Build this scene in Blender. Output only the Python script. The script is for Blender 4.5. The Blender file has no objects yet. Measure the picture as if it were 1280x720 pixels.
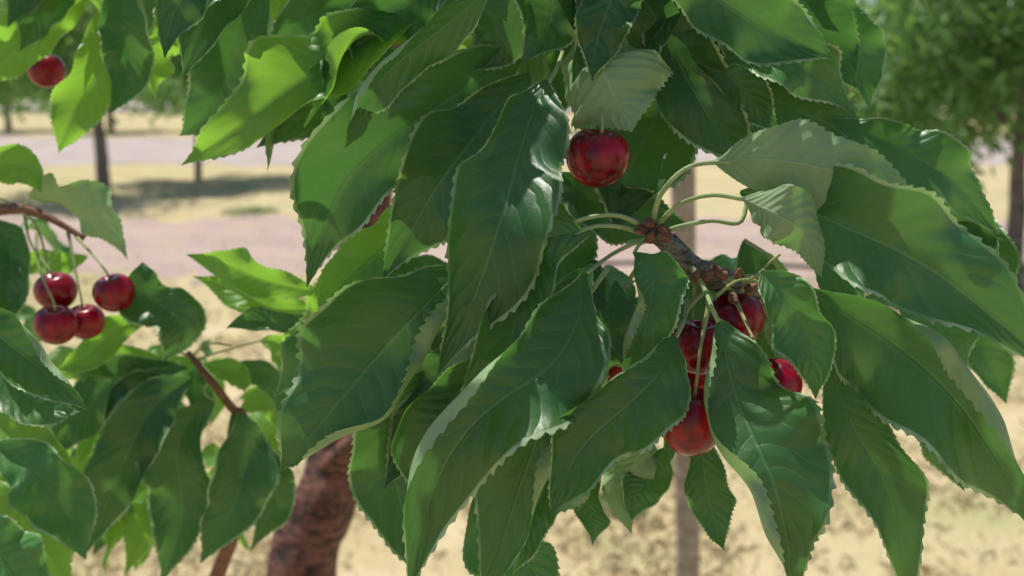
import bpy, math, random
from mathutils import Vector, Matrix
from mathutils import noise as mnoise
random.seed(7)
sc=bpy.context.scene
sc.view_settings.view_transform='Standard'; sc.view_settings.look='None'; sc.view_settings.exposure=0

# ------------------------------------------------------------ frame
EYE=Vector((0,0,1.6)); PITCH=math.radians(12); F=1229.0
FW=Vector((0,math.cos(PITCH),-math.sin(PITCH))); UP=Vector((0,math.sin(PITCH),math.cos(PITCH))); RT=Vector((1,0,0))
def W(a,b,d):
    return EYE+RT*((a-640)/F*d)+UP*((360-b)/F*d)+FW*d
cam=bpy.data.cameras.new("camera"); co=bpy.data.objects.new("camera",cam); sc.collection.objects.link(co)
co.location=EYE; co.rotation_euler=(math.radians(90)-PITCH,0,0)
cam.sensor_width=36; cam.lens=F/1280*36; cam.clip_start=0.02; cam.clip_end=2000
cam.dof.use_dof=True; cam.dof.focus_distance=0.425; cam.dof.aperture_fstop=9
sc.camera=co

# ------------------------------------------------------------ light
SE=math.radians(68); SA=math.radians(-35)
S=Vector((math.sin(SA)*math.cos(SE),math.cos(SA)*math.cos(SE),math.sin(SE)))
sl=bpy.data.lights.new("sun","SUN"); sl.energy=5.0; sl.angle=math.radians(0.6); sl.color=(1,0.955,0.88)
so=bpy.data.objects.new("sun",sl); sc.collection.objects.link(so); so.rotation_euler=S.to_track_quat('Z','Y').to_euler(); so.location=(0,0,20)
w=bpy.data.worlds.new("World"); sc.world=w; w.use_nodes=True
nt=w.node_tree; bg=nt.nodes["Background"]; sky=nt.nodes.new("ShaderNodeTexSky"); sky.sky_type='NISHITA'; sky.sun_disc=False
sky.sun_elevation=SE; sky.sun_rotation=SA; nt.links.new(sky.outputs[0],bg.inputs[0]); bg.inputs[1].default_value=0.13

# ------------------------------------------------------------ material helpers
class NB:
    def __init__(s,name):
        s.m=bpy.data.materials.new(name); s.m.use_nodes=True; s.t=s.m.node_tree; s.n=s.t.nodes; s.l=s.t.links
        s.out=s.n["Material Output"]; s.p=s.n["Principled BSDF"]
    def set(s,inp,v):
        if v is None: return
        if isinstance(v,bpy.types.NodeSocket): s.l.new(v,inp)
        else:
            if isinstance(v,tuple) and len(v)==3 and inp.type=='RGBA': v=v+(1,)
            inp.default_value=v
    def math(s,op,a,b=None,c=None,clamp=False):
        n=s.n.new("ShaderNodeMath"); n.operation=op; n.use_clamp=clamp
        s.set(n.inputs[0],a); s.set(n.inputs[1],b); s.set(n.inputs[2],c); return n.outputs[0]
    def mix(s,f,a,b,bt='MIX'):
        n=s.n.new("ShaderNodeMix"); n.data_type='RGBA'; n.blend_type=bt
        s.set(n.inputs[0],f); s.set(n.inputs[6],a); s.set(n.inputs[7],b); return n.outputs[2]
    def noise(s,vec,scale,detail=4,rough=0.55):
        n=s.n.new("ShaderNodeTexNoise"); s.set(n.inputs["Vector"],vec); n.inputs["Scale"].default_value=scale
        n.inputs["Detail"].default_value=detail; n.inputs["Roughness"].default_value=rough; return n.outputs[0]
    def ramp(s,f,lo,hi):
        n=s.n.new("ShaderNodeMapRange"); n.interpolation_type='SMOOTHSTEP'; s.set(n.inputs[0],f); n.inputs[1].default_value=lo; n.inputs[2].default_value=hi; return n.outputs[0]
    def bump(s,h,st,dist):
        n=s.n.new("ShaderNodeBump"); n.inputs["Strength"].default_value=st; n.inputs["Distance"].default_value=dist; s.set(n.inputs["Height"],h); return n.outputs[0]
    def obj(s):
        return s.n.new("ShaderNodeTexCoord").outputs["Object"]
    def attr(s,name):
        n=s.n.new("ShaderNodeAttribute"); n.attribute_name=name; return n

def leaf_material(name,front,front2,back,trans,tf=0.3,detail=True):
    b=NB(name)
    geo=b.n.new("ShaderNodeNewGeometry"); bf=geo.outputs["Backfacing"]
    rnd=b.attr("tint").outputs["Fac"]
    col=b.mix(rnd,front,front2)
    backc=b.mix(rnd,back,tuple(x*0.8 for x in back))
    if detail:
        uv=b.n.new("ShaderNodeUVMap"); uv.uv_map="UVMap"
        sx=b.n.new("ShaderNodeSeparateXYZ"); b.l.new(uv.outputs[0],sx.inputs[0])
        u=b.math('SUBTRACT',b.math('MULTIPLY',sx.outputs[0],2.0),1.0); au=b.math('ABSOLUTE',u); v=sx.outputs[1]
        off=b.math('MULTIPLY',b.math('GREATER_THAN',u,0.0),0.45)
        n1=b.noise(b.obj(),45,2); n2=b.noise(b.obj(),320,1)
        wob=b.math('MULTIPLY',n1,1.1)
        k=b.math('MULTIPLY',b.math('POWER',au,1.25),0.17)
        ph=b.math('ADD',b.math('ADD',b.math('MULTIPLY',b.math('SUBTRACT',v,k),12.0),off),wob)
        fr=b.math('ABSOLUTE',b.math('SUBTRACT',b.math('FRACT',ph),0.5))     # 0 at vein
        vein=b.math('SUBTRACT',1.0,b.ramp(fr,0.01,0.08))
        mid=b.math('SUBTRACT',1.0,b.ramp(au,0.012,0.055))
        vein=b.math('MULTIPLY',vein,b.math('SUBTRACT',1.0,b.ramp(au,0.6,1.0)))
        vm=b.math('MAXIMUM',b.math('MULTIPLY',vein,0.42),mid)
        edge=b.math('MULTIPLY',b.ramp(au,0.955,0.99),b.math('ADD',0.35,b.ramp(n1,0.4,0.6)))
        col=b.mix(b.ramp(n1,0.35,0.7),col,b.mix(0.4,col,(0.07,0.13,0.02)))
        col=b.mix(b.math('MULTIPLY',vm,0.45),col,(0.16,0.30,0.12))
        col=b.mix(b.math('MULTIPLY',edge,0.6,clamp=True),col,(0.50,0.60,0.36))  # naturally paler margin, whitened further to paint in a sunlit rim
        backc=b.mix(b.math('MULTIPLY',vm,0.5),backc,(0.40,0.48,0.28))
        pil=b.math('POWER',b.math('MULTIPLY',fr,2.0),0.6)
        h=b.math('ADD',b.math('MULTIPLY',pil,0.8),b.math('MULTIPLY',n2,0.35))
        h=b.math('SUBTRACT',h,b.math('MULTIPLY',mid,0.8))
        nr=b.bump(h,0.42,0.0014); b.l.new(nr,b.p.inputs["Normal"])
        tcol=b.mix(b.math('MULTIPLY',vm,0.5),trans,tuple(x*0.5 for x in trans))
    else: tcol=trans
    c=b.mix(bf,col,backc); b.l.new(c,b.p.inputs["Base Color"])
    r=b.math('ADD',b.math('MULTIPLY',bf,0.25),0.43); b.l.new(r,b.p.inputs["Roughness"])
    b.p.inputs["Specular IOR Level"].default_value=0.55
    t=b.n.new("ShaderNodeBsdfTranslucent"); b.set(t.inputs[0],tcol)
    m=b.n.new("ShaderNodeMixShader"); m.inputs[0].default_value=tf
    b.l.new(b.p.outputs[0],m.inputs[1]); b.l.new(t.outputs[0],m.inputs[2]); b.l.new(m.outputs[0],b.out.inputs[0])
    return b.m
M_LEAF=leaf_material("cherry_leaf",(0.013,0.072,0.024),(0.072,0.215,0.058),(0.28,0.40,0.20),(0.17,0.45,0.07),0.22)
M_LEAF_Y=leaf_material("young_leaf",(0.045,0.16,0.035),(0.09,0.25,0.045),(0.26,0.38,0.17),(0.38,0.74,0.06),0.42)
M_FAR=leaf_material("far_foliage",(0.08,0.21,0.055),(0.17,0.33,0.10),(0.17,0.30,0.12),(0.32,0.54,0.13),0.42,False)  # distance haze is put into these lightened greens

def bark(name,a,b2,scale,bd=0.004,lo=.36,hi=.64,zs=2.6):
    b=NB(name); o=b.obj(); mp=b.n.new("ShaderNodeMapping"); b.l.new(o,mp.inputs[0]); mp.inputs["Scale"].default_value=(1,1,zs)
    n=b.noise(mp.outputs[0],scale,5,0.65); n2=b.noise(o,scale*4,3)
    f=b.ramp(b.math('ADD',b.math('MULTIPLY',n,0.7),b.math('MULTIPLY',n2,0.3)),lo,hi)
    b.l.new(b.mix(f,a,b2),b.p.inputs["Base Color"]); b.p.inputs["Roughness"].default_value=0.75
    b.l.new(b.bump(b.math('ADD',n,b.math('MULTIPLY',n2,.4)),0.9,bd),b.p.inputs["Normal"]); return b.m
M_TRUNK=bark("trunk_bark",(0.028,0.013,0.011),(0.27,0.10,0.07),26,0.014,.40,.60,4.0)
M_TWIG=bark("spur_bark",(0.05,0.045,0.04),(0.30,0.26,0.22),170,0.002)
M_REDTWIG=bark("red_twig_bark",(0.11,0.04,0.025),(0.24,0.11,0.06),150,0.001)
M_FARBARK=bark("orchard_bark",(0.12,0.09,0.08),(0.30,0.24,0.21),8,0.02)
M_WOOD=bark("stake_wood",(0.24,0.18,0.14),(0.42,0.34,0.27),30,0.004)
M_PETI=bark("petiole_green",(0.22,0.30,0.11),(0.36,0.42,0.20),60,0.0004)
M_STEM=bark("cherry_stem_green",(0.22,0.30,0.10),(0.38,0.36,0.16),70,0.0003)
M_HOSE=bark("hose_plastic",(0.03,0.025,0.025),(0.07,0.06,0.055),12,0.001)

def cherry_mat():
    b=NB("cherry_skin"); o=b.obj(); n=b.noise(o,70,3); n2=b.noise(o,900,2)
    c=b.mix(b.ramp(n,0.3,0.7),(0.07,0.001,0.006),(0.36,0.002,0.018))
    c=b.mix(b.math('MULTIPLY',b.ramp(n2,0.66,0.74),0.2),c,(0.4,0.05,0.05))
    b.l.new(c,b.p.inputs["Base Color"]); b.p.inputs["Roughness"].default_value=0.26
    b.p.inputs["Coat Weight"].default_value=0.12; b.p.inputs["Coat Roughness"].default_value=0.08
    b.p.inputs["Specular IOR Level"].default_value=0.35
    return b.m
M_CHERRY=cherry_mat()

# ------------------------------------------------------------ mesh helpers
class MeshAcc:
    def __init__(s): s.v=[]; s.f=[]; s.uv=[]; s.t=[]; s.mi=[]
    def build(s,name,mats,parent=None,smooth=True):
        me=bpy.data.meshes.new(name); me.from_pydata(s.v,[],s.f)
        if s.uv:
            ul=me.uv_layers.new(name="UVMap"); idx=[0]*len(me.loops); me.loops.foreach_get("vertex_index",idx)
            flat=[]
            for i in idx: flat.extend(s.uv[i])
            ul.data.foreach_set("uv",flat)
        if s.t:
            a=me.attributes.new("tint",'FLOAT','POINT'); a.data.foreach_set("value",s.t)
        for m in mats: me.materials.append(m)
        if s.mi: me.polygons.foreach_set("material_index",s.mi)
        me.polygons.foreach_set("use_smooth",[smooth]*len(me.polygons)); me.update()
        o=bpy.data.objects.new(name,me); sc.collection.objects.link(o)
        if parent: o.parent=parent
        return o
def empty(name,loc=(0,0,0)):
    e=bpy.data.objects.new(name,None); sc.collection.objects.link(e); e.empty_display_size=0.1; return e
def crom(P,n):
    P=[P[0]*2-P[1]]+list(P)+[P[-1]*2-P[-2]]; out=[]; seg=len(P)-3
    for i in range(n+1):
        t=i/n*seg; k=min(int(t),seg-1); f=t-k; a,b,c,d=P[k:k+4]
        out.append(0.5*((2*b)+(c-a)*f+(2*a-5*b+4*c-d)*f*f+(3*b-a-3*c+d)*f**3))
    return out
def tube(acc,P,R,n=16,sides=8,mi=0,rough=0.0,fq=40):
    pts=crom([Vector(p) for p in P],n); base=len(acc.v); m=len(R)-1
    T0=(pts[1]-pts[0]).normalized(); a=T0.orthogonal().normalized()
    for i,p in enumerate(pts):
        T=(pts[min(i+1,n)]-pts[max(i-1,0)]).normalized(); a=(a-T*a.dot(T)).normalized(); b=T.cross(a)
        t=i/n*m; k=min(int(t),m-1); r=R[k]+(R[k+1]-R[k])*(t-k)
        for j in range(sides):
            an=2*math.pi*j/sides; rr=r
            if rough: rr*=1+rough*mnoise.noise(Vector((p.x*fq+math.cos(an),p.y*fq+math.sin(an),p.z*fq)))
            acc.v.append(tuple(p+(a*math.cos(an)+b*math.sin(an))*rr))
    for i in range(n):
        for j in range(sides):
            acc.f.append((base+i*sides+j,base+i*sides+(j+1)%sides,base+(i+1)*sides+(j+1)%sides,base+(i+1)*sides+j)); acc.mi.append(mi)
    acc.f.append(tuple(base+j for j in range(sides))[::-1]); acc.mi.append(mi)
    acc.f.append(tuple(base+n*sides+j for j in range(sides))); acc.mi.append(mi)

PROF=[(0,.03),(.04,.18),(.12,.44),(.25,.76),(.4,.97),(.52,1.0),(.65,.90),(.76,.67),(.86,.36),(.93,.15),(.97,.06),(1,0.0)]
def prof(t):
    for i in range(len(PROF)-1):
        a,b=PROF[i],PROF[i+1]
        if t<=b[0]:
            f=(t-a[0])/(b[0]-a[0])
            p0=PROF[max(i-1,0)]; p3=PROF[min(i+2,len(PROF)-1)]
            m1=(b[1]-p0[1])/(b[0]-p0[0]) if b[0]!=p0[0] else 0
            m2=(p3[1]-a[1])/(p3[0]-a[0]); h=b[0]-a[0]
            return (2*f**3-3*f*f+1)*a[1]+(f**3-2*f*f+f)*h*m1+(-2*f**3+3*f*f)*b[1]+(f**3-f*f)*h*m2
    return 0
COLS=[0,.15,.3,.45,.58,.68,.76,.83,.89,.94,.975,1.0]
def leaf(acc,pts,w,side=1,roll=0,fold=0.36,curl=(0,0),twist=None,wave=0.38,tint=None,mi=0,N=116,teeth=30,world=False,towards=None,wk=.90,sway=None):
    """one blade: pts = midrib points, w = blade width"""
    if world: P=[Vector(p) for p in pts]; hw=w/2
    else:
        P=[W(*p) for p in pts]; dm=sum(p[2] for p in pts)/len(pts); hw=w/2/F*dm*wk
    C=crom(P,N); base=len(acc.v); nc=len(COLS)
    if twist is None: twist=random.uniform(-38,38)
    tint=random.random() if tint is None else tint
    cA,cB=curl if side>0 else (curl[1],curl[0])
    cA+=random.uniform(-.15,.6); cB+=random.uniform(-.15,.6)
    phA,phB=random.random()*6.28,random.random()*6.28; frA=random.uniform(1.6,3.6); frB=random.uniform(1.6,3.6)
    phW,phX=random.random()*6.28,random.random()*6.28; sAmp=random.uniform(-.17,.17)
    if sway is not None: sAmp=sway
    asym=random.uniform(-.10,.10)
    for i,p in enumerate(C):
        t=i/N; T=(C[min(i+1,N)]-C[max(i-1,0)]).normalized()
        V=(towards if towards is not None else (EYE-p)).normalized()
        L=T.cross(V).normalized()*side; Nn=L.cross(T)
        p=p+L*(hw*sAmp*math.sin(6.283*t)*2)+Nn*(hw*.14*math.sin(6.283*1.3*t+phX)*math.sin(math.pi*t))
        r=math.radians(roll+twist*(t-0.4)); L,Nn=L*math.cos(r)+Nn*math.sin(r), Nn*math.cos(r)-L*math.sin(r)
        h0=hw*prof(t)
        sw=(t*teeth)%1.0; saw=(sw/0.7 if sw<0.7 else (1-sw)/0.3); sw2=(t*teeth*2.3+.3)%1.0
        tooth=hw*(0.068*saw+0.022*sw2)*min(1,prof(t)*3)
        for sgn,cu,ph,fr,as_ in ((-1,cB,phB,frB,1-asym),(1,cA,phA,frA,1+asym)):
            x=0;z=0;row=[];prev=0
            hh=h0*(1+.10*math.sin(6.283*1.9*t+phW+sgn)+.06*math.sin(6.283*3.7*t+phX*sgn))
            for k,u in enumerate(COLS):
                if k:
                    um=(u+prev)/2; s=min(max((um-0.4)/0.5,0),1); s=s*s*(3-2*s)
                    g=math.sin(math.pi*min(1,t*1.05))**0.6 if t<0.95 else 0.5
                    cm=1+.45*math.sin(6.283*1.2*t+ph*1.7)
                    ang=fold*(1-.5*um)+cu*s*g*cm
                    du=(u-prev)*hh*as_
                    if k==nc-1: du+=tooth
                    x+=math.cos(ang)*du; z+=math.sin(ang)*du
                wd=1/(1+.5*max(cu,0))
                zz=z+wd*(wave*h0*math.sin(6.283*fr*t+ph)*u*u+.10*h0*math.sin(6.283*fr*2.3*t+ph*2)*u**3)+0.02*h0*math.sin(6.283*12*(t-0.17*u)+(1.5 if sgn>0 else 0))*u*(1-u)*2
                q=p+L*(sgn*x)+Nn*zz
                if k==nc-1: q=q+T*tooth*0.8
                row.append(q)
                prev=u
            if sgn<0: rows=[(row[k],0.5-COLS[k]/2) for k in range(nc-1,0,-1)]+[(p,0.5)]
            else: rows+=[(row[k],0.5+COLS[k]/2) for k in range(1,nc)]
        for q,uu in rows:
            acc.v.append(tuple(q)); acc.uv.append((uu,t)); acc.t.append(tint)
    m=2*nc-1
    for i in range(N):
        for j in range(m-1):
            a=base+i*m+j; acc.f.append((a,a+1,a+m+1,a+m)); acc.mi.append(mi)

# ============================================================ MAIN TREE
tree=empty("cherry_tree"); LA=MeshAcc(); PE=MeshAcc()
def L(*a,**k): leaf(LA,*a,**k)
# crown-centre leaves
L([(682,100,.44),(655,190,.42),(607,320,.41),(546,470,.43)],146,curl=(1.2,.1),roll=-8,tint=.15,twist=5,sway=.04)
L([(655,68,.475),(560,120,.46),(440,225,.46),(383,360,.48)],140,curl=(.1,.3),roll=10,tint=.3)
L([(662,92,.46),(600,170,.45),(530,250,.45),(478,350,.47)],130,tint=.2,curl=(.2,0))
L([(625,-30,.42),(545,35,.43),(475,105,.44),(430,182,.45)],80,roll=30,tint=.5,curl=(1.6,0))
L([(525,15,.5),(430,75,.5),(330,130,.5),(226,207,.52)],120,tint=.3,curl=(.0,.5),roll=-20,mi=1,sway=.05)
L([(500,60,.53),(450,95,.53),(400,130,.53),(320,185,.53)],100,tint=.2)
L([(335,-5,.55),(305,55,.55),(265,115,.55),(224,170,.56)],110,tint=.3)
L([(122,15,.6),(118,80,.6),(100,140,.6),(73,192,.6)],76,mi=1,tint=.3)
L([(115,-10,.65),(60,25,.65),(10,70,.65),(-40,130,.65)],70,mi=1,tint=.8)
L([(220,-20,.62),(205,35,.62),(190,80,.62),(195,125,.62)],70,mi=1,tint=.9,roll=40)
L([(165,-20,.6),(160,30,.6),(155,80,.6),(135,145,.6)],75,tint=.5)
L([(470,-40,.55),(430,-5,.55),(390,30,.55),(340,95,.56)],90,tint=.7)
L([(420,-60,.6),(370,-30,.6),(320,0,.6),(290,60,.6)],90,tint=.7,mi=1)
L([(560,-40,.5),(510,-5,.5),(470,30,.5),(445,90,.5)],90,tint=.4)
L([(775,-90,.44),(765,-20,.44),(755,40,.44),(740,103,.44)],85,tint=.1)
L([(720,-90,.45),(700,-25,.45),(680,20,.45),(652,80,.45)],115,tint=.2)
L([(590,-60,.46),(600,-10,.46),(610,40,.46),(580,90,.46)],100,tint=.3)
L([(735,30,.47),(748,75,.45),(768,120,.44),(790,165,.44)],165,side=-1,fold=.3,tint=.3,wave=.12,twist=0,sway=0)
L([(830,-80,.42),(885,-15,.42),(960,35,.42),(1043,73,.43)],125,tint=.25,curl=(.3,0))
L([(775,-30,.46),(820,50,.46),(885,120,.46),(950,215,.47)],125,tint=.2)
L([(850,-30,.47),(850,30,.47),(870,100,.47),(880,190,.47)],115,tint=.0)
L([(820,50,.5),(815,130,.5),(800,210,.5),(770,290,.5)],170,tint=.0)
L([(880,-20,.45),(940,45,.45),(1000,95,.45),(1068,147,.46)],90,tint=.9,roll=25,curl=(0,.4))
L([(900,60,.48),(960,110,.48),(1020,155,.48),(1095,200,.48)],115,tint=.2)
L([(930,-40,.49),(990,10,.49),(1040,60,.49),(1070,110,.49)],95,tint=.5)
L([(1040,150,.47),(1120,185,.46),(1190,225,.46),(1249,294,.47)],86,tint=.4,roll=15)
L([(1000,-40,.5),(1040,20,.5),(1072,80,.5),(1088,138,.5)],80,tint=.8,roll=20)
L([(700,-40,.48),(780,0,.475),(830,40,.475),(905,75,.48)],90,tint=.3,curl=(0,.8))
L([(860,60,.46),(900,90,.455),(940,120,.455),(975,170,.46)],70,tint=.4,curl=(.6,0))
# whorl on the fruiting spur
L([(893,203,.42),(965,200,.40),(1070,222,.40),(1168,277,.42)],114,side=-1,tint=.5,fold=.22,curl=(0,.2),twist=4,sway=0,wave=.15)
L([(928,248,.40),(962,262,.39),(1002,292,.39),(1027,347,.40)],86,side=-1,tint=.8,fold=.35)
L([(925,240,.425),(1050,285,.405),(1180,345,.40),(1330,470,.41)],155,tint=.35,curl=(.2,0),roll=8)
L([(1010,362,.43),(1110,420,.42),(1200,510,.42),(1300,668,.44)],165,tint=.4,curl=(0,1.9),roll=-5)
L([(1150,240,.50),(1200,290,.5),(1240,330,.5),(1275,390,.5)],90,tint=.2)
L([(985,345,.46),(1015,400,.46),(1060,460,.46),(1108,532,.47)],120,side=-1,tint=1)
L([(1040,360,.48),(1070,420,.48),(1090,470,.48),(1100,520,.48)],100,tint=.0)
L([(1040,450,.44),(1072,530,.43),(1105,620,.43),(1140,770,.44)],100,tint=.15,twist=10)
L([(1110,420,.47),(1150,480,.47),(1180,540,.47),(1206,614,.47)],84,tint=1,roll=20)
L([(1180,470,.49),(1195,510,.49),(1200,560,.49),(1190,605,.49)],50,tint=.8,side=-1)
L([(952,338,.39),(985,378,.385),(1012,430,.385),(1020,500,.39)],92,tint=.8,curl=(.8,.5),roll=-10,sway=0)
L([(898,398,.41),(922,500,.40),(968,610,.39),(1000,745,.40)],142,tint=.2,curl=(2.9,.1),fold=.10,twist=5,wk=1,sway=0)
L([(845,420,.41),(795,480,.395),(745,560,.395),(688,648,.40)],132,tint=.12,curl=(1.3,.1),twist=10)
L([(793,315,.42),(806,355,.41),(815,410,.41),(780,490,.42)],90,tint=.7,curl=(2.3,0))
L([(730,342,.42),(675,440,.40),(595,560,.39),(510,745,.40)],160,tint=.14,curl=(1.6,.2),twist=10)
L([(575,335,.46),(505,410,.45),(425,500,.45),(350,590,.46)],190,tint=.3,curl=(.1,2.9),fold=.12,twist=-10,sway=0)
L([(722,425,.44),(695,500,.43),(645,610,.43),(598,765,.44)],130,tint=.4,curl=(.3,2.8),twist=10)
L([(735,520,.46),(712,570,.46),(680,620,.46),(633,668,.46)],85,side=-1,tint=.3)
L([(737,293,.42),(672,328,.415),(622,425,.42),(543,560,.43)],112,tint=.4,curl=(1.5,.1),twist=8)
L([(740,330,.45),(705,400,.45),(680,470,.45),(650,560,.45)],95,tint=.5,roll=-20,curl=(.2,1.3))
L([(770,350,.45),(765,400,.445),(745,450,.445),(730,520,.45)],70,tint=.3,roll=20,curl=(1.2,0))
L([(540,460,.5),(500,540,.5),(490,620,.5),(525,730,.5)],115,tint=.05)
L([(610,440,.47),(560,500,.47),(530,560,.47),(540,640,.47)],110,tint=.2,curl=(.5,0))
L([(630,400,.48),(600,450,.47),(565,500,.47),(530,590,.47)],80,tint=.6,side=-1)
L([(705,560,.455),(690,600,.45),(660,650,.45),(640,720,.45)],70,tint=.5,curl=(1.5,0))
L([(805,520,.47),(792,570,.47),(780,615,.47),(790,668,.47)],60,side=-1,tint=.5)
L([(872,530,.46),(880,590,.46),(890,640,.46),(905,688,.46)],64,tint=.1)
L([(830,560,.47),(815,590,.47),(800,620,.47),(790,650,.47)],60,tint=.4)
L([(750,580,.47),(738,620,.47),(735,650,.47),(740,682,.47)],45,tint=.3)
L([(600,600,.48),(630,670,.48),(660,720,.48),(690,790,.48)],100,tint=.6)
L([(745,325,.5),(735,400,.5),(725,480,.5),(745,570,.5)],150,tint=.0)
L([(850,300,.5),(870,380,.5),(850,460,.5),(830,590,.5)],120,tint=.05)
L([(930,300,.52),(960,370,.52),(950,450,.52),(990,540,.52)],110,tint=.0)
L([(700,215,.5),(740,250,.5),(800,265,.5),(860,280,.5)],85,tint=.0)
L([(690,220,.52),(700,290,.52),(680,370,.52),(640,440,.52)],120,tint=.0)
L([(560,360,.5),(585,440,.5),(545,540,.5),(480,610,.5)],120,tint=.1)
L([(500,250,.52),(480,300,.52),(430,360,.52),(400,400,.52)],75,tint=.9,mi=1)
L([(495,335,.55),(445,368,.55),(390,408,.55),(342,443,.56)],90,tint=.9,mi=1)
L([(515,375,.53),(455,420,.53),(400,452,.53),(343,497,.53)],95,tint=.8)
L([(400,365,.6),(335,350,.6),(285,335,.6),(232,318,.6)],55,tint=.9,mi=1,roll=20)
L([(400,385,.62),(345,385,.62),(300,370,.62),(240,345,.62)],55,tint=.6,mi=1)
L([(395,395,.6),(355,400,.6),(315,405,.6),(282,411,.6)],34,tint=.1)

def hang(acc,x0,x1,y0,y1,d0,d1,n,l0,l1,mi=None,N=45,down=1.0,teeth=22,py=.4):
    for _ in range(n):
        x=random.uniform(x0,x1);y=random.uniform(y0,y1);d=random.uniform(d0,d1); l=random.uniform(l0,l1)
        p=W(x,y,d); az=random.uniform(0,6.283)
        dr=Vector((math.cos(az)*0.55,math.sin(az)*0.4,-down)).normalized(); out=Vector((math.cos(az),math.sin(az),.1)).normalized()
        a=p+out*l*.33; b=a+(out*.4+dr).normalized()*l*.33; c=b+dr*l*.33
        tv=Vector((random.uniform(-1,1),random.uniform(-1.2,0.1),random.uniform(.1,.9)))
        leaf(acc,[p,a,b,c],l*random.uniform(.30,.40),world=True,N=N,teeth=teeth,towards=tv,
             fold=random.uniform(.1,.45),curl=(random.uniform(0,.8),random.uniform(0,.8)),twist=random.uniform(-30,30),
             mi=(1 if random.random()<py else 0) if mi is None else mi)
hang(LA,350,1100,-170,-20,.47,.6,34,.07,.11,mi=0)
hang(LA,500,900,330,480,.52,.60,26,.06,.09,mi=0)
hang(LA,-150,1300,-650,-180,.38,.85,50,.09,.13,N=20,teeth=10)  # unseen canopy leaves above the view, added to shade the cluster
hang(LA,600,1050,-60,120,.50,.62,24,.07,.1,mi=0)
hang(LA,440,640,20,200,.50,.60,10,.07,.1)
hang(LA,200,480,-150,-10,.62,.75,14,.07,.1)
hang(LA,1000,1250,300,450,.50,.60,8,.07,.09,mi=0)
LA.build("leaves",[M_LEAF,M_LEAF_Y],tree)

# petioles
def pet(P,r=0.0011,acc=PE,mi=0): tube(acc,[W(*p) for p in P],[r*1.25,r*.9,r],n=18,sides=8,mi=mi)
pet([(815,285,.43),(825,245,.42),(855,212,.415),(893,203,.418),(945,205,.405)],.0011)
pet([(820,283,.43),(850,255,.415),(890,244,.405),(930,249,.40)],.0010)
pet([(828,290,.43),(855,282,.42),(890,276,.42),(925,278,.42),(935,245,.424)],.0010)
pet([(808,285,.43),(775,270,.42),(740,271,.42),(712,280,.42)],.0010)
pet([(806,292,.43),(770,283,.42),(735,285,.42),(700,305,.417)],.0010)
pet([(812,300,.43),(800,305,.425),(793,316,.42)],.0009)
pet([(865,335,.43),(880,360,.42),(890,385,.41),(898,402,.41)],.0011)
pet([(930,355,.43),(945,345,.41),(955,338,.395)],.0009)
pet([(905,350,.44),(950,345,.44),(1000,358,.435),(1015,366,.43)],.0010)
pet([(800,300,.44),(765,318,.44),(735,340,.42)],.0010)
pet([(760,335,.43),(735,370,.43),(715,400,.44),(706,450,.44)],.0010)
pet([(860,375,.44),(855,400,.42),(845,422,.41)],.0010)
pet([(690,-60,.47),(680,20,.47),(640,55,.47),(600,90,.465)],.0011)
pet([(690,-60,.47),(705,40,.47),(698,80,.45),(683,108,.44)],.0011)
pet([(985,350,.46),(960,320,.45),(930,300,.45)],.0010)
PE.build("petioles",[M_PETI],tree)

# wood
WD=MeshAcc()
tube(WD,[W(812,288,.43),W(835,305,.435),W(870,335,.44),W(905,352,.45),W(945,368,.46),W(985,395,.52)],[.0030,.0048,.0042,.0060,.0052,.0065],n=60,sides=14,mi=0,rough=.4,fq=120)
tube(WD,[W(985,395,.52),W(960,430,.62),W(800,450,.8),W(560,500,1.05),W(440,520,1.3)],[.0065,.007,.009,.012,.02],n=30,sides=10,mi=0,rough=.1)
for q in [(806,287),(815,280),(826,286),(812,300),(835,297),(880,345),(870,350),(893,338),(925,348),(935,365),(915,372),(905,345)]:
    c=W(q[0],q[1],.426); d=Vector((random.uniform(-1,1),-.6,random.uniform(-.3,1))).normalized()
    tube(WD,[c,c+d*.0025,c+d*.006],[.0024,.0022,.0006],n=6,sides=7,mi=1,rough=.4)
tube(WD,[W(700,-500,.6),W(690,-250,.52),W(688,-60,.47),W(655,70,.47)],[.006,.005,.004,.002],n=24,mi=1)
tube(WD,[W(900,-500,.6),W(850,-250,.52),W(830,-80,.45),W(800,10,.47)],[.006,.005,.004,.002],n=24,mi=1)
TB=Vector((-.385,1.32,0.0))
tube(WD,[TB,W(330,1200,1.33),W(375,740,1.31),W(400,640,1.3),W(430,540,1.3),W(460,250,1.28),W(520,-100,1.2),W(600,-500,1.05),W(700,-800,.9)],[.066,.058,.048,.044,.038,.03,.022,.014,.006],n=140,sides=28,mi=2,rough=.18,fq=16)
tube(WD,[W(405,600,1.3),W(440,560,1.24),W(480,520,1.15),W(540,420,1.0)],[.024,.019,.014,.008],n=16,mi=2,rough=.2,fq=14)
tube(WD,[W(600,-500,1.05),W(700,-520,.8),W(700,-500,.6)],[.012,.008,.006],n=12,mi=0)
tube(WD,[W(520,-200,1.17),W(700,-450,.9),W(900,-500,.6)],[.015,.008,.006],n=12,mi=0)
WD.build("trunk_and_branches",[M_TWIG,M_REDTWIG,M_TRUNK],tree)

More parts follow.
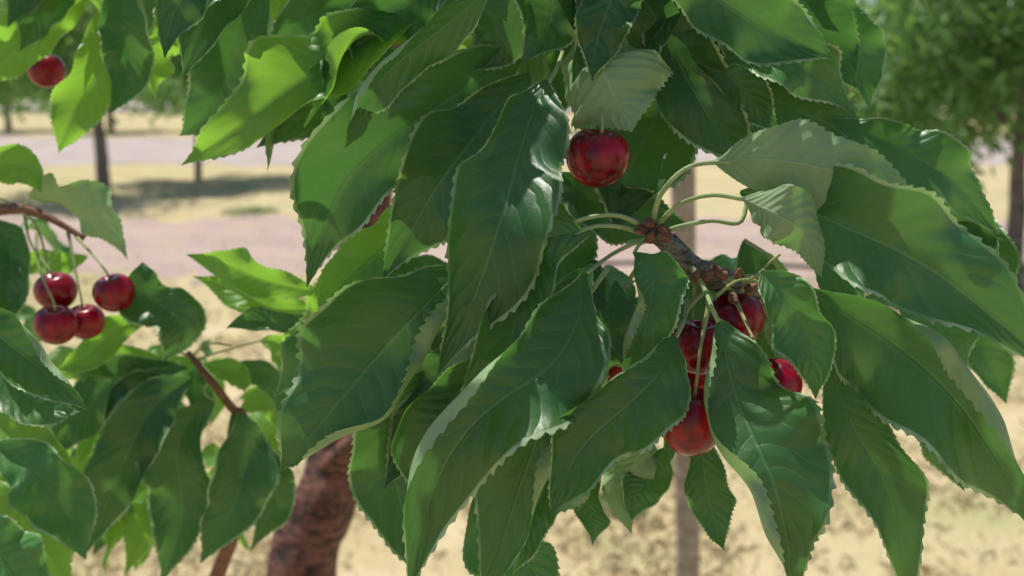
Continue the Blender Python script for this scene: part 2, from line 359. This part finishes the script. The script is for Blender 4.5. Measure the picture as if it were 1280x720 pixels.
# ============================================================ NEIGHBOUR TREE (left)
tree2=empty("cherry_tree.001"); LB=MeshAcc()
def B(*a,**k): leaf(LB,*a,N=70,teeth=28,**k)
B([(35,243,.62),(75,250,.62),(122,275,.62),(160,325,.62)],78,tint=0,roll=-50,side=-1,sway=0,twist=0)
B([(178,328,.65),(192,365,.65),(215,405,.65),(203,452,.65)],85,tint=.1)
B([(190,395,.67),(145,420,.67),(110,440,.67),(70,462,.67)],52,tint=.8,mi=1)
B([(-60,350,.45),(-10,410,.45),(45,460,.45),(110,513,.45)],95,tint=.1,curl=(.1,2.4))
B([(-60,420,.5),(0,470,.5),(50,500,.5),(100,515,.5)],80,tint=.3)
B([(-50,190,.6),(-10,200,.6),(25,215,.6),(52,242,.6)],60,tint=.9,mi=1)
B([(-20,270,.70),(5,310,.70),(18,360,.70),(5,430,.70)],62,tint=.2)
B([(-40,300,.70),(-10,340,.70),(10,370,.70),(30,395,.70)],60,tint=.6,mi=1)
B([(110,320,.74),(80,330,.74),(50,325,.74),(10,345,.74)],40,tint=.8,mi=1)
B([(235,460,.7),(150,480,.7),(90,520,.7),(22,592,.7)],66,tint=.2)
B([(242,470,.68),(185,520,.68),(145,600,.68),(106,694,.68)],88,tint=.1)
B([(268,500,.7),(235,560,.7),(215,640,.7),(200,730,.7)],95,tint=.15)
B([(300,515,.7),(305,570,.7),(292,640,.7),(250,705,.7)],88,tint=.3)
B([(290,515,.72),(320,560,.72),(330,620,.72),(312,690,.72)],70,tint=.2)
B([(255,455,.7),(280,460,.7),(300,475,.7),(305,490,.7)],34,tint=.8,mi=1)
B([(325,425,.7),(350,435,.7),(365,460,.7),(360,500,.7)],40,tint=.8,mi=1)
B([(280,470,.72),(310,460,.72),(340,480,.72),(350,530,.72)],40,tint=.5)
B([(250,450,.72),(245,480,.72),(255,510,.72),(250,545,.72)],36,tint=.4)
B([(215,455,.7),(150,455,.7),(105,450,.7),(55,475,.7)],50,tint=.6,mi=1)
B([(225,475,.7),(200,480,.7),(160,500,.7),(130,560,.7)],60,tint=.1)
B([(-10,555,.6),(45,590,.6),(80,640,.6),(108,700,.6)],100,tint=1)
B([(-60,600,.62),(0,640,.62),(50,680,.62),(90,740,.62)],95,tint=.9,mi=1)
B([(-60,660,.55),(-10,690,.55),(30,720,.55),(70,760,.55)],90,tint=1)
B([(-40,480,.62),(10,530,.62),(50,580,.62),(110,610,.62)],70,tint=.9,mi=1)
B([(190,560,.8),(178,610,.8),(168,660,.8),(155,720,.8)],60,tint=1,mi=1)
B([(340,540,.78),(345,580,.78),(335,620,.78),(330,660,.78)],50,tint=1,mi=1)
random.seed(21)
hang(LB,-80,340,-170,-10,.6,.85,44,.07,.105)
hang(LB,-80,300,440,660,.76,1.0,110,.05,.085,py=.65,N=34,teeth=17)
hang(LB,-90,10,220,560,.76,.95,16,.06,.09)
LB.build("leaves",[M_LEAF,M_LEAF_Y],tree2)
WB=MeshAcc()
tube(WB,[W(-160,330,.8),W(-60,275,.7),W(20,262,.67),W(60,272,.66),W(105,298,.66)],[.006,.005,.004,.0026,.0018],n=30,mi=0,rough=.3)
tube(WB,[W(235,440,.7),W(262,475,.7),W(290,510,.72),W(305,530,.74),W(300,640,.85),W(200,900,1.0)],[.0022,.0026,.0034,.0036,.006,.009],n=30,mi=0,rough=.3)
tube(WB,[Vector((-.95,1.15,0)),Vector((-.93,1.13,.6)),Vector((-.9,1.1,1.3)),Vector((-.85,1.0,2.2))],[.06,.05,.045,.02],n=30,sides=14,mi=2,rough=.15,fq=14)
tube(WB,[Vector((-.94,1.14,.5)),W(60,1000,1.1),W(200,900,1.0)],[.02,.014,.009],n=12,mi=2)
tube(WB,[Vector((-.9,1.1,1.45)),W(-300,380,.95),W(-160,330,.8)],[.014,.009,.006],n=12,mi=2)
for P in [[(20,262,.67),(40,275,.66),(52,300,.66),(60,340,.66)],[(25,258,.67),(80,280,.66),(100,300,.66)],[(20,262,.67),(5,250,.67),(-20,245,.67)],[(22,262,.67),(35,250,.65),(40,243,.63)],
          [(240,445,.7),(260,430,.7),(290,432,.7)],[(245,450,.7),(275,440,.7),(330,425,.7)],[(262,475,.7),(255,490,.7),(268,502,.7)],[(240,450,.7),(225,440,.7),(205,440,.7)]]:
    tube(WB,[W(*p) for p in P],[.0011,.0008,.0008],n=12,sides=6,mi=1)
WB.build("trunk_and_branches",[M_REDTWIG,M_PETI,M_TRUNK],tree2)

# ============================================================ CHERRIES
def cherry(c,r,stem,tilt=(0,0),sq=1.0):
    A=MeshAcc(); nu,nv=32,22; R=Matrix.Rotation(tilt[0],3,'Y')@Matrix.Rotation(tilt[1],3,'X')
    for i in range(nv+1):
        th=math.pi*i/nv
        for j in range(nu):
            ph=2*math.pi*j/nu
            rr=r*(1.0+.03*math.cos(2*ph))*math.sin(th)**0.98 if 0<i<nv else 0.0003*r
            z=r*math.cos(th)*.97*sq-0.28*r*math.exp(-(th/.32)**2)
            z+=0.03*r*math.sin(th)*abs(math.cos(ph))*(1 if th<1.4 else 0)
            rr*=1+.05*math.cos(th)
            A.v.append(tuple(R@Vector((rr*math.cos(ph),rr*math.sin(ph),z))))
    for i in range(nv):
        for j in range(nu):
            A.f.append((i*nu+j,(i+1)*nu+j,(i+1)*nu+(j+1)%nu,i*nu+(j+1)%nu)); A.mi.append(0)
    A.f.append(tuple(range(nu))); A.mi.append(0); A.f.append(tuple(nv*nu+j for j in range(nu))[::-1]); A.mi.append(0)
    top=R@Vector((0,0,r*.66*sq)); 
    if stem:
        e=W(*stem)-c; mid=(top+e)/2+Vector((random.uniform(-.004,.004),-.003,.002))
        tube(A,[top,top*1.8,mid,e],[.0009,.0007,.0007,.0013],n=16,sides=7,mi=1)
    o=A.build("cherry",[M_CHERRY,M_STEM]); o.location=c
def CH(x,y,d,rp,stem,**k): cherry(W(x,y,d),rp/F*d,stem,**k)
CH(747,197,.445,39,(745,20,.50),tilt=(.1,.15))
CH(874,434,.435,36,(885,368,.43),tilt=(.1,.1))
CH(865,527,.42,39,(888,372,.42),tilt=(.05,.1),sq=1.18)
CH(918,400,.45,36,(905,350,.44),tilt=(-.2,.2))
CH(968,482,.415,34,(915,365,.44),tilt=(-.5,.2))
CH(766,462,.46,32,(860,340,.45),tilt=(.4,.2))
CH(862,478,.46,34,(870,350,.45),tilt=(.2,.2))
CH(697,460,.475,26,(800,330,.46),tilt=(.4,.2))
CH(70,364,.65,25,(30,265,.67),tilt=(-.1,.2))
CH(143,366,.64,25,(95,295,.66),tilt=(-.2,.2))
CH(70,406,.63,26,(45,285,.66),tilt=(.1,.2))
CH(107,402,.65,23,(85,290,.66),tilt=(0,.2))
CH(58,88,.70,22,(62,20,.7))
# stalks of already picked fruit, fanning out of the spur
FS=MeshAcc()
for P in [[(880,365,.43),(862,385,.425),(850,410,.43)],[(925,365,.43),(960,330,.43),(975,318,.43)],[(895,370,.42),(925,350,.42),(965,355,.42)]]:
    tube(FS,[W(*p) for p in P],[.0010,.0006,.0007],n=12,sides=6)
o=FS.build("fruit_stalks",[M_STEM],tree)

# ============================================================ GROUND
def ground_mat():
    b=NB("dry_orchard_ground"); o=b.obj()
    n0=b.noise(o,.35,3,.6); n1=b.noise(o,1.4,4,.6); n2=b.noise(o,14,4,.7); n3=b.noise(o,90,2,.7)
    c=b.mix(b.ramp(n1,.35,.65),(0.45,0.365,0.19),(0.55,0.455,0.275))
    c=b.mix(b.math('MULTIPLY',b.ramp(n0,.45,.65),.5),c,(0.41,0.355,0.17))
    c=b.mix(b.math('MULTIPLY',b.ramp(n2,.45,.75),.5),c,(0.32,0.25,0.13))
    c=b.mix(b.math('MULTIPLY',b.ramp(n3,.5,.75),.45),c,(0.60,0.50,0.32))
    g=b.noise(o,.9,3); c=b.mix(b.math('MULTIPLY',b.ramp(g,.54,.70),.55),c,(0.26,0.31,0.12))
    b.l.new(c,b.p.inputs["Base Color"]); b.p.inputs["Roughness"].default_value=.95; b.p.inputs["Specular IOR Level"].default_value=.1
    b.l.new(b.bump(n2,.5,.03),b.p.inputs["Normal"]); return b.m
def dirt_mat(name,a,a2):
    b=NB(name); o=b.obj(); n1=b.noise(o,.9,4,.6); n2=b.noise(o,22,4,.7); n0=b.noise(o,2.5,4,.6)
    c=b.mix(b.ramp(n1,.35,.65),a,a2); c=b.mix(b.math('MULTIPLY',b.ramp(n2,.5,.72),.5),c,tuple(x*.65 for x in a))
    c=b.mix(b.math('MULTIPLY',b.ramp(n0,.5,.66),.6),c,(0.46,0.375,0.24))
    b.l.new(c,b.p.inputs["Base Color"]); b.p.inputs["Roughness"].default_value=.95; b.p.inputs["Specular IOR Level"].default_value=.1
    b.l.new(b.bump(n2,.5,.03),b.p.inputs["Normal"]); return b.m
G=MeshAcc(); G.v=[(-600,-100,0),(600,-100,0),(600,1200,0),(-600,1200,0)]; G.f=[(0,1,2,3)]
G.build("ground",[ground_mat()],smooth=False)
def strip(name,y0,y1,mat,amp,z=.004):
    A=MeshAcc(); n=900
    for i in range(n+1):
        x=-60+120*i/n
        for s,y in ((0,y0),(1,y1)):
            A.v.append((x,y+amp*(mnoise.noise(Vector((x*.5,y,s)))+.7*mnoise.noise(Vector((x*2.3,y,s+5)))+.4*mnoise.noise(Vector((x*7.3,y,s+9)))),z))
    for i in range(n): A.f.append((2*i,2*i+2,2*i+3,2*i+1))
    A.build(name,[mat],smooth=False)
strip("dirt_path",8.0,11.4,dirt_mat("pink_dirt",(0.45,0.34,0.295),(0.38,0.285,0.245)),.9)
strip("dirt_path",19,28,dirt_mat("mauve_dirt",(0.46,0.39,0.365),(0.37,0.31,0.29)),1.6)
strip("dirt_path",48,75,dirt_mat("grey_dirt",(0.46,0.40,0.36),(0.38,0.33,0.30)),.9)

def grass_mat(name,a,a2):
    b=NB(name); r=b.attr("tint").outputs["Fac"]; c=b.mix(r,a,a2); b.l.new(c,b.p.inputs["Base Color"]); b.p.inputs["Roughness"].default_value=.8; return b.m
GR=MeshAcc()
for _ in range(36000):
    y=2.6+8*random.random()**1.5; x=random.uniform(-.62,.62)*y
    if 7.9<y<11.4 and random.random()<.93: continue
    if mnoise.noise(Vector((x*1.5,y*1.5,0)))<-.1 and random.random()<.85: continue
    h=random.uniform(.008,.045); a=random.uniform(0,6.283); lean=random.uniform(.3,2.2)*h; wd=random.uniform(.0012,.003)
    d=Vector((math.cos(a),math.sin(a),0)); s=Vector((-d.y,d.x,0))*wd; p=Vector((x,y,0.0)); k=len(GR.v); tt=random.random()
    for q in (p-s,p+s,p+d*lean*.5+Vector((0,0,h*.8))+s*.7,p+d*lean+Vector((0,0,h*random.uniform(.5,1)))): GR.v.append(tuple(q)); GR.t.append(tt)
    GR.f.append((k,k+1,k+2,k+3))
GR.build("dry_grass",[grass_mat("straw",(0.46,0.36,0.19),(0.72,0.62,0.40))],smooth=False)
WE=MeshAcc()
for (cx,cy,r) in [(.55,3.9,.16),(.42,3.5,.10),(-3.2,11.9,.35),(-.2,4.6,.2),(1.5,6.2,.2),(-1.6,6.8,.3),(2.1,5.0,.15),(1.15,4.2,.12),(.1,3.6,.12)]:
    for _ in range(260):
        a=random.uniform(0,6.283); rr=r*random.random()**.7; p=Vector((cx+rr*math.cos(a),cy+rr*math.sin(a),0)); h=random.uniform(.02,.06)
        d=Vector((random.uniform(-1,1),random.uniform(-1,1),0)).normalized(); s=Vector((-d.y,d.x,0))*.005; k=len(WE.v); tt=random.random()
        for q in (p-s,p+s,p+s*1.3+d*h*.5+Vector((0,0,h)),p+d*h+Vector((0,0,h*.9))): WE.v.append(tuple(q)); WE.t.append(tt)
        WE.f.append((k,k+1,k+2,k+3))
WE.build("weed_patch",[grass_mat("weed",(0.22,0.34,0.11),(0.46,0.50,0.24))],smooth=False)

# stake and irrigation hose
A=MeshAcc()
tube(A,[Vector((.40,1.98,0)),Vector((.385,1.97,.5)),Vector((.362,1.965,1.0)),Vector((.335,1.96,1.5)),Vector((.32,1.96,1.75))],[.026,.026,.025,.024,.023],n=40,sides=12,rough=.10)
st=A.build("wooden_stake",[M_WOOD])
A=MeshAcc(); tube(A,[Vector((x,5.8+.03*math.sin(x*2),.50+.02*math.sin(x*1.7))) for x in [-0.2,1,2,3,4,6,9]],[.014]*7,n=60,sides=8)
A.build("irrigation_hose",[M_HOSE])

# ============================================================ ORCHARD TREES
def orchard_tree(name,x,y,h,cr,nl,ls,z0,acc=None,wa=None,lw=.3,hr=.06):
    own=acc is None
    LA_=acc or MeshAcc(); WA_=wa or MeshAcc()
    b=Vector((x,y,0)); top=Vector((x+random.uniform(-.2,.2),y,h*.85)); fork=Vector((x+random.uniform(-.05,.05),y,z0+.1))
    tube(WA_,[b,b.lerp(fork,.5)+Vector((.02,0,0)),fork,top],[hr*1.2,hr,hr*.8,hr*.2],n=20,sides=10,rough=.12,fq=14)
    tips=[]
    for k in range(9):
        a=k*2.4+random.random(); z=z0+.05+random.random()*(h-z0)*.5
        s=Vector((x,y,z)); e=s+Vector((math.cos(a)*cr*.8,math.sin(a)*cr*.8,random.uniform(-.1,.6)*cr))
        m=(s+e)/2+Vector((0,0,.15*cr)); tube(WA_,[s,m,e],[hr*.45,hr*.3,hr*.1],n=10,sides=6); tips+=[e,m,e+Vector((0,0,-.3*cr))]
    cl=[]
    for k in range(34):
        a=random.uniform(0,6.283); rr=cr*random.uniform(.2,1)**.7; z=random.uniform(z0,h); env=1 if z<h*.7 else max(.2,1-(z-h*.7)/(h*.35))
        cl.append((Vector((x+rr*env*math.cos(a),y+rr*env*math.sin(a),z)),random.uniform(.16,.36)*cr))
    cl+= [(t,.25*cr) for t in tips]
    for _ in range(nl):
        c,r=random.choice(cl); d=Vector((random.gauss(0,1),random.gauss(0,1),random.gauss(0,1)))*.5*r
        p=c+d
        if p.z<z0-.25: continue
        l=ls*random.uniform(.6,1.3); a=random.uniform(0,6.283); t=Vector((math.cos(a)*.7,math.sin(a)*.7,random.uniform(-1.1,.2))).normalized()
        s=t.cross(Vector((random.gauss(0,1),random.gauss(0,1),random.gauss(0,1)))).normalized()*l*lw*.5; n=s.cross(t).normalized()*l*.1; k=len(LA_.v); tt=random.random()
        for q in (p,p+t*l*.45+s-n,p+t*l,p+t*l*.45-s-n): LA_.v.append(tuple(q)); LA_.t.append(tt)
        LA_.f.append((k,k+1,k+2,k+3))
    if own:
        e=empty(name); LA_.build("foliage",[M_FAR],e,smooth=False); WA_.build("trunk_and_limbs",[M_FARBARK],e)
orchard_tree("peach_tree",3.93,7.6,3.4,1.5,10000,.19,1.05,lw=.26,hr=.065)
orchard_tree("peach_tree",-5.9,14.2,3.6,1.7,9000,.17,1.35,lw=.35,hr=.085)
orchard_tree("peach_tree",-5.1,16,3.6,1.5,7000,.17,1.5,lw=.35,hr=.05)
ra=MeshAcc(); rw=MeshAcc()
for i in range(16): orchard_tree("r",-26+i*3.4+random.uniform(-.3,.3),31+random.uniform(-.4,.4),3.9,1.7,2200,.24,1.0,acc=ra,wa=rw,lw=.5,hr=.09)
for i in range(26): orchard_tree("r",-50+i*4,52+random.uniform(-.4,.4),5,2.3,1400,.42,.9,acc=ra,wa=rw,lw=.5,hr=.1)
for i in range(30): orchard_tree("r",-85+i*6,90,8,3.8,1200,.8,.4,acc=ra,wa=rw,lw=.6,hr=.15)
e=empty("orchard_tree_row"); ra.build("foliage",[M_FAR],e,smooth=False); rw.build("trunks",[M_FARBARK],e)
